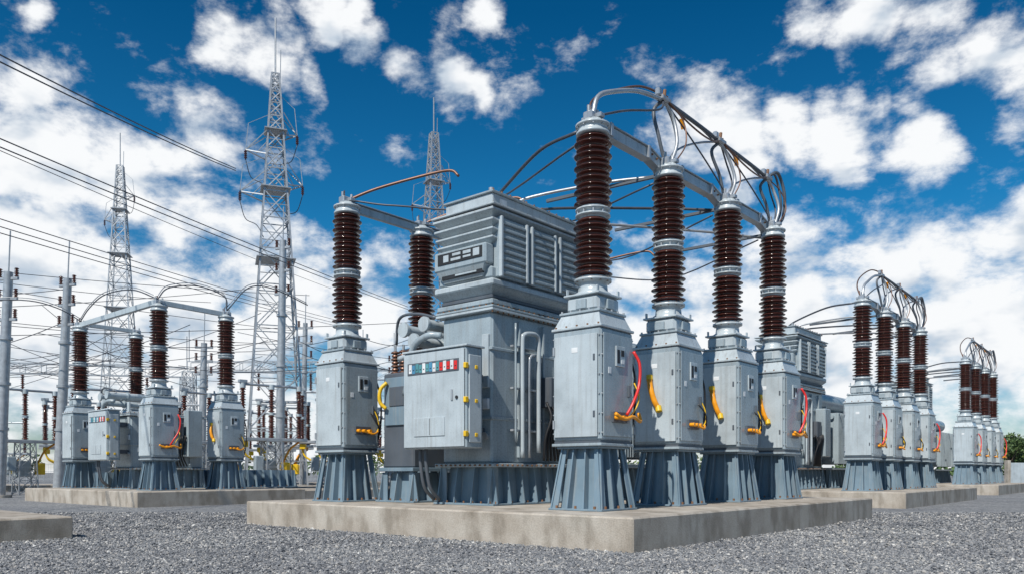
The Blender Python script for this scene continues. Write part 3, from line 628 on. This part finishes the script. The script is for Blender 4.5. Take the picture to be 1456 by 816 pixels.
# ---------------------------------------------------------------- ground + gravel
g=MB(); S=2500
g.add([(-S,-S,0),(S,-S,0),(S,S,0),(-S,S,0)],[(0,1,2,3)],'ground'); single('ground',g)
def gravel():
    zones=[(7.2,11.5,1750),(11.5,15,800),(15,22,260)]
    P=[];Z=[]
    for y0,y1,den in zones:
        n=int(den*(y1-y0)*(y0+y1)/2*1.40)
        y=np.sqrt(np.random.uniform(y0*y0,y1*y1,n)); x=np.random.uniform(-.70,.70,n)*y
        P.append(np.stack([x,y],1)); Z.append(np.full(n,1.1 if y0<11 else (1.3 if y0<15 else 1.6)))
    P=np.concatenate(P);Z=np.concatenate(Z)
    keep=np.ones(len(P),bool)
    for o,La,Lb in((C0,10.9,9.72),(OL,6.33,9.72),(O2,10.9,9.72),(Vector((-7.4-.647*6,13.4-.762*6,0)),6,5)):
        dx=P[:,0]-o.x;dy=P[:,1]-o.y; a=dx*U.x+dy*U.y; b=dx*V.x+dy*V.y
        keep&=~((a>0)&(a<La)&(b>0)&(b<Lb))
    P=P[keep];Z=Z[keep];n=len(P)
    base=np.array([(1,0,0),(0,1,0),(-1,0,0),(0,-1,0),(0,0,1),(0,0,-1)],float)
    s=np.random.uniform(.008,.020,n)*Z
    s*=np.where(np.random.rand(n)<.04,1.5,1)
    v=base[None]*np.random.uniform(.65,1.25,(n,6,1))+np.random.uniform(-.25,.25,(n,6,3))
    sc=np.stack([np.random.uniform(.8,1.3,n),np.random.uniform(.8,1.3,n),np.random.uniform(.55,.9,n)],1)
    v*=sc[:,None,:]*s[:,None,None]
    t=np.random.uniform(0,2*np.pi,n);c,sn=np.cos(t),np.sin(t)
    x=v[...,0]*c[:,None]-v[...,1]*sn[:,None]; y=v[...,0]*sn[:,None]+v[...,1]*c[:,None]
    tt=np.random.uniform(-.5,.5,n); c,sn=np.cos(tt)[:,None],np.sin(tt)[:,None]
    x,z=x*c-v[...,2]*sn, x*sn+v[...,2]*c
    co=np.stack([x+P[:,0:1],y+P[:,1:2],z+(s*np.random.uniform(.1,.8,n))[:,None]],-1).reshape(-1,3)
    tri=np.array([(0,1,4),(1,2,4),(2,3,4),(3,0,4),(1,0,5),(2,1,5),(3,2,5),(0,3,5)])
    F=(tri[None]+(np.arange(n)*6)[:,None,None]).reshape(-1)
    me=bpy.data.meshes.new('gravel'); me.vertices.add(len(co)); me.vertices.foreach_set('co',co.ravel())
    nf=len(F)//3; me.loops.add(len(F)); me.loops.foreach_set('vertex_index',F.astype(np.int32)); me.polygons.add(nf)
    me.polygons.foreach_set('loop_start',np.arange(0,nf*3,3,dtype=np.int32)); me.update(calc_edges=True); me.materials.append(M['stone'])
    me.polygons.foreach_set('use_smooth',np.zeros(nf,bool))
    o=bpy.data.objects.new('gravel',me); COL.objects.link(o); print('stones',n)
gravel()

# ---------------------------------------------------------------- trees
def leaves(mb,c,R,n,sz):
    for i in range(n):
        d=Vector((random.gauss(0,1),random.gauss(0,1),random.gauss(0,1))).normalized()*(random.random()**.45)
        p=Vector(c)+Vector((d.x*R[0],d.y*R[1],d.z*R[2])); a=Vector((random.uniform(-1,1),random.uniform(-1,1),random.uniform(-1,1))).normalized()
        b=a.orthogonal().normalized(); s=sz*random.uniform(.5,1.2); c2=a.cross(b)
        mb.add([p-b*s,p+c2*s*.6,p+b*s,p-c2*s*.6],[(0,1,2,3)],'leaf')
def leafmesh(mb,name):
    me=bpy.data.meshes.new(name); me.from_pydata(mb.v,[],mb.f)
    for n in mb.mats: me.materials.append(M[n])
    me.polygons.foreach_set('material_index',mb.m); return me
for (x,y,h) in((43.8,70,5.0),(46.6,73,4.5),(45.2,71,4.0),(50,78,5.4),(55,80,5)):
    mb=MB(); mb.cyl((0,0,0),(0,0,h*.55),.16,'bark',r1=.08,seg=8)
    for k in range(10):
        a=random.uniform(0,6.28); rr_=random.uniform(.3,1.4); z=h*random.uniform(.42,.85)
        p=(rr_*math.cos(a),rr_*math.sin(a),z); mb.cyl((0,0,h*.35),p,.05,'bark',r1=.02,seg=5); leaves(mb,p,(.85,.85,.6),170,.13)
    single('tree',leafmesh(mb,'tree'),(x,y,0))
mb=MB()
for i in range(150):
    x=-170+i*2.6+random.uniform(-1,1); y=190+random.uniform(-8,8); h=random.uniform(2.5,6.5)
    leaves(mb,(x,y,h*.5),(2.6,2,h*.55),60,.6)
single('distant_trees',leafmesh(mb,'distant_trees'))
mb=MB(); mb.bx(0,60,0,.25,0,1.9,'lgrey',.02)
for i in range(25): mb.bx(i*2.5-.12,i*2.5+.12,-.1,.35,0,2.1,'conc',.02)
single('perimeter_wall',mb,(40,64,0),.1)
mb=MB()
for i in range(61):
    mb.bx(i*2-.04,i*2+.04,-.04,.04,0,2.2,'galv',.005)
for z in(.3,1.2,2.1): mb.bx(0,120,-.02,.02,z,z+.05,'galv',.005)
for i in range(600): mb.cyl((i*.2,0,.1),(i*.2,0,2.1),.012,'galv',seg=3,smooth=False)
single('perimeter_fence',mb,(-90,95,0))

# ---------------------------------------------------------------- sun, sky, clouds
EL=math.radians(48); AZ=math.pi+.52
sd=Vector((math.sin(AZ)*math.cos(EL),math.cos(AZ)*math.cos(EL),math.sin(EL)))
sl=bpy.data.lights.new('sun','SUN'); sl.energy=5.0; sl.angle=math.radians(.5); sl.color=(1,.95,.87)
so=bpy.data.objects.new('sun',sl); COL.objects.link(so); so.rotation_euler=sd.to_track_quat('Z','Y').to_euler(); so.location=(0,0,60)
w=bpy.data.worlds.new('World'); scene.world=w; w.use_nodes=True; nt=w.node_tree; L=nt.links.new
try:
    w.cycles.sampling_method='MANUAL'; w.cycles.sample_map_resolution=512
except Exception as e: print(e)
bg=nt.nodes['Background']; bg.inputs['Strength'].default_value=.085
sky=nd(nt,'ShaderNodeTexSky',sky_type='NISHITA'); sky.sun_disc=False; sky.sun_elevation=EL; sky.sun_rotation=AZ; sky.air_density=1.0; sky.dust_density=.3; sky.ozone_density=3
tc=nd(nt,'ShaderNodeTexCoord'); D=tc.outputs['Generated']
sx=nd(nt,'ShaderNodeSeparateXYZ'); L(D,sx.inputs[0])
tr=nd(nt,'ShaderNodeMapRange'); tr.inputs[1].default_value=0; tr.inputs[2].default_value=.50; L(sx.outputs['Z'],tr.inputs[0])
tcol=ramp(nt,[(0.0,(.85,.88,.90)),(.28,(.46,.90,1.08)),(.58,(.10,.82,1.14)),(1.0,(.02,.56,.86))]); L(tr.outputs[0],tcol.inputs[0])
tint=nd(nt,'ShaderNodeMixRGB',blend_type='MULTIPLY'); tint.inputs[0].default_value=1; L(tcol.outputs[0],tint.inputs[2]); L(sky.outputs[0],tint.inputs[1])
def math_(op,a,b=None,c=None,clamp=False):
    n=nd(nt,'ShaderNodeMath',operation=op,use_clamp=clamp)
    for i,x in enumerate((a,b,c)):
        if x is None: continue
        if isinstance(x,(int,float)): n.inputs[i].default_value=x
        else: L(x,n.inputs[i])
    return n.outputs[0]
wn=nd(nt,'ShaderNodeTexNoise'); wn.inputs['Scale'].default_value=9; wn.inputs['Detail'].default_value=5; L(D,wn.inputs['Vector'])
ws=nd(nt,'ShaderNodeVectorMath',operation='SUBTRACT'); L(wn.outputs['Color'],ws.inputs[0]); ws.inputs[1].default_value=(.5,.5,.5)
wa=nd(nt,'ShaderNodeVectorMath',operation='MULTIPLY_ADD'); L(ws.outputs[0],wa.inputs[0]); wa.inputs[1].default_value=(.12,.12,.07); L(D,wa.inputs[2]); WD=wa.outputs[0]
blobs=[(30,225,115),(165,255,100),(40,370,150),(250,235,52),(250,320,90),(390,430,75),(520,440,70),(100,470,190),(280,480,120),(10,125,42),(30,5,24),
(335,80,34),(385,100,44),(440,115,28),(312,198,48),(470,42,36),(525,80,40),(575,108,32),(640,112,32),(682,130,20),(510,16,20),(704,8,24),
(1180,20,30),(1245,35,42),(1330,22,50),(1440,85,62),(1350,115,34),(1130,165,54),(1040,195,60),(1200,180,54),(1210,238,28),(1310,195,42),(1045,285,24),
(1440,350,95),(1330,370,80),(1240,400,75),(1150,435,75),(1440,460,135),(1000,440,85),(900,405,48),(1300,490,150),(1050,490,115),(900,480,85),(1200,570,190),(700,520,80)]
acc=None
for (px,py,r) in blobs:
    d=Vector(((px-728)/1130,1,(671-py)/1130)); k=d.length; d.normalize(); rad=r/1130/k
    n=nd(nt,'ShaderNodeVectorMath',operation='DISTANCE'); L(WD,n.inputs[0]); n.inputs[1].default_value=d
    v=math_('MULTIPLY_ADD',n.outputs['Value'],-1/(rad*1.35),1.0)
    acc=v if acc is None else math_('MAXIMUM',acc,v)
acc=math_('MAXIMUM',acc,-.32)
hz=nd(nt,'ShaderNodeMapRange'); hz.inputs[1].default_value=.0; hz.inputs[2].default_value=.20; hz.inputs[3].default_value=.6; hz.inputs[4].default_value=-.32; L(sx.outputs['Z'],hz.inputs[0])
acc=math_('MAXIMUM',acc,hz.outputs[0])
def fbm(scale,off,det=8,rough=.62):
    mp=nd(nt,'ShaderNodeMapping'); mp.inputs['Scale'].default_value=(1,1,1.7); mp.inputs['Location'].default_value=off; L(D,mp.inputs['Vector'])
    n=nd(nt,'ShaderNodeTexNoise'); n.inputs['Scale'].default_value=scale; n.inputs['Detail'].default_value=det; n.inputs['Roughness'].default_value=rough; n.inputs['Distortion'].default_value=.1; L(mp.outputs[0],n.inputs['Vector']); return n.outputs['Fac']
n1=fbm(11,(3.1,1.7,.4)); s0=fbm(11,(3.1,1.7,.4),4,.5); s1_=fbm(11,(3.1,1.7,.4+.045),4,.5)
dens=math_('ADD',math_('MULTIPLY',acc,.72),math_('MULTIPLY',math_('SUBTRACT',n1,.5),2.4))
mask=nd(nt,'ShaderNodeMapRange',interpolation_type='SMOOTHSTEP'); mask.inputs[1].default_value=-.08; mask.inputs[2].default_value=.55; L(dens,mask.inputs[0])
sh=math_('ADD',math_('MULTIPLY',math_('SUBTRACT',s1_,s0),3.4),math_('MULTIPLY',math_('MINIMUM',dens,1.0),.26))
shr=nd(nt,'ShaderNodeMapRange',interpolation_type='SMOOTHSTEP'); shr.inputs[1].default_value=.0; shr.inputs[2].default_value=.85; L(sh,shr.inputs[0])
cc=nd(nt,'ShaderNodeMixRGB'); cc.inputs[1].default_value=(11.2,11.4,11.6,1); cc.inputs[2].default_value=(5.9,7.0,8.3,1); L(shr.outputs[0],cc.inputs[0])
fm=nd(nt,'ShaderNodeMixRGB'); L(mask.outputs[0],fm.inputs[0]); L(tint.outputs[0],fm.inputs[1]); L(cc.outputs[0],fm.inputs[2])
L(fm.outputs[0],bg.inputs['Color'])

# ---------------------------------------------------------------- camera
cd=bpy.data.cameras.new('camera'); cd.sensor_width=36; cd.lens=1130/1456*36; cd.shift_y=263/1456; cd.clip_end=6000; cd.clip_start=.1
co=bpy.data.objects.new('camera',cd); COL.objects.link(co); co.location=(0,0,1.12); co.rotation_euler=(math.pi/2,0,0); scene.camera=co
scene.view_settings.view_transform='Standard'; scene.view_settings.look='None'; scene.view_settings.exposure=0
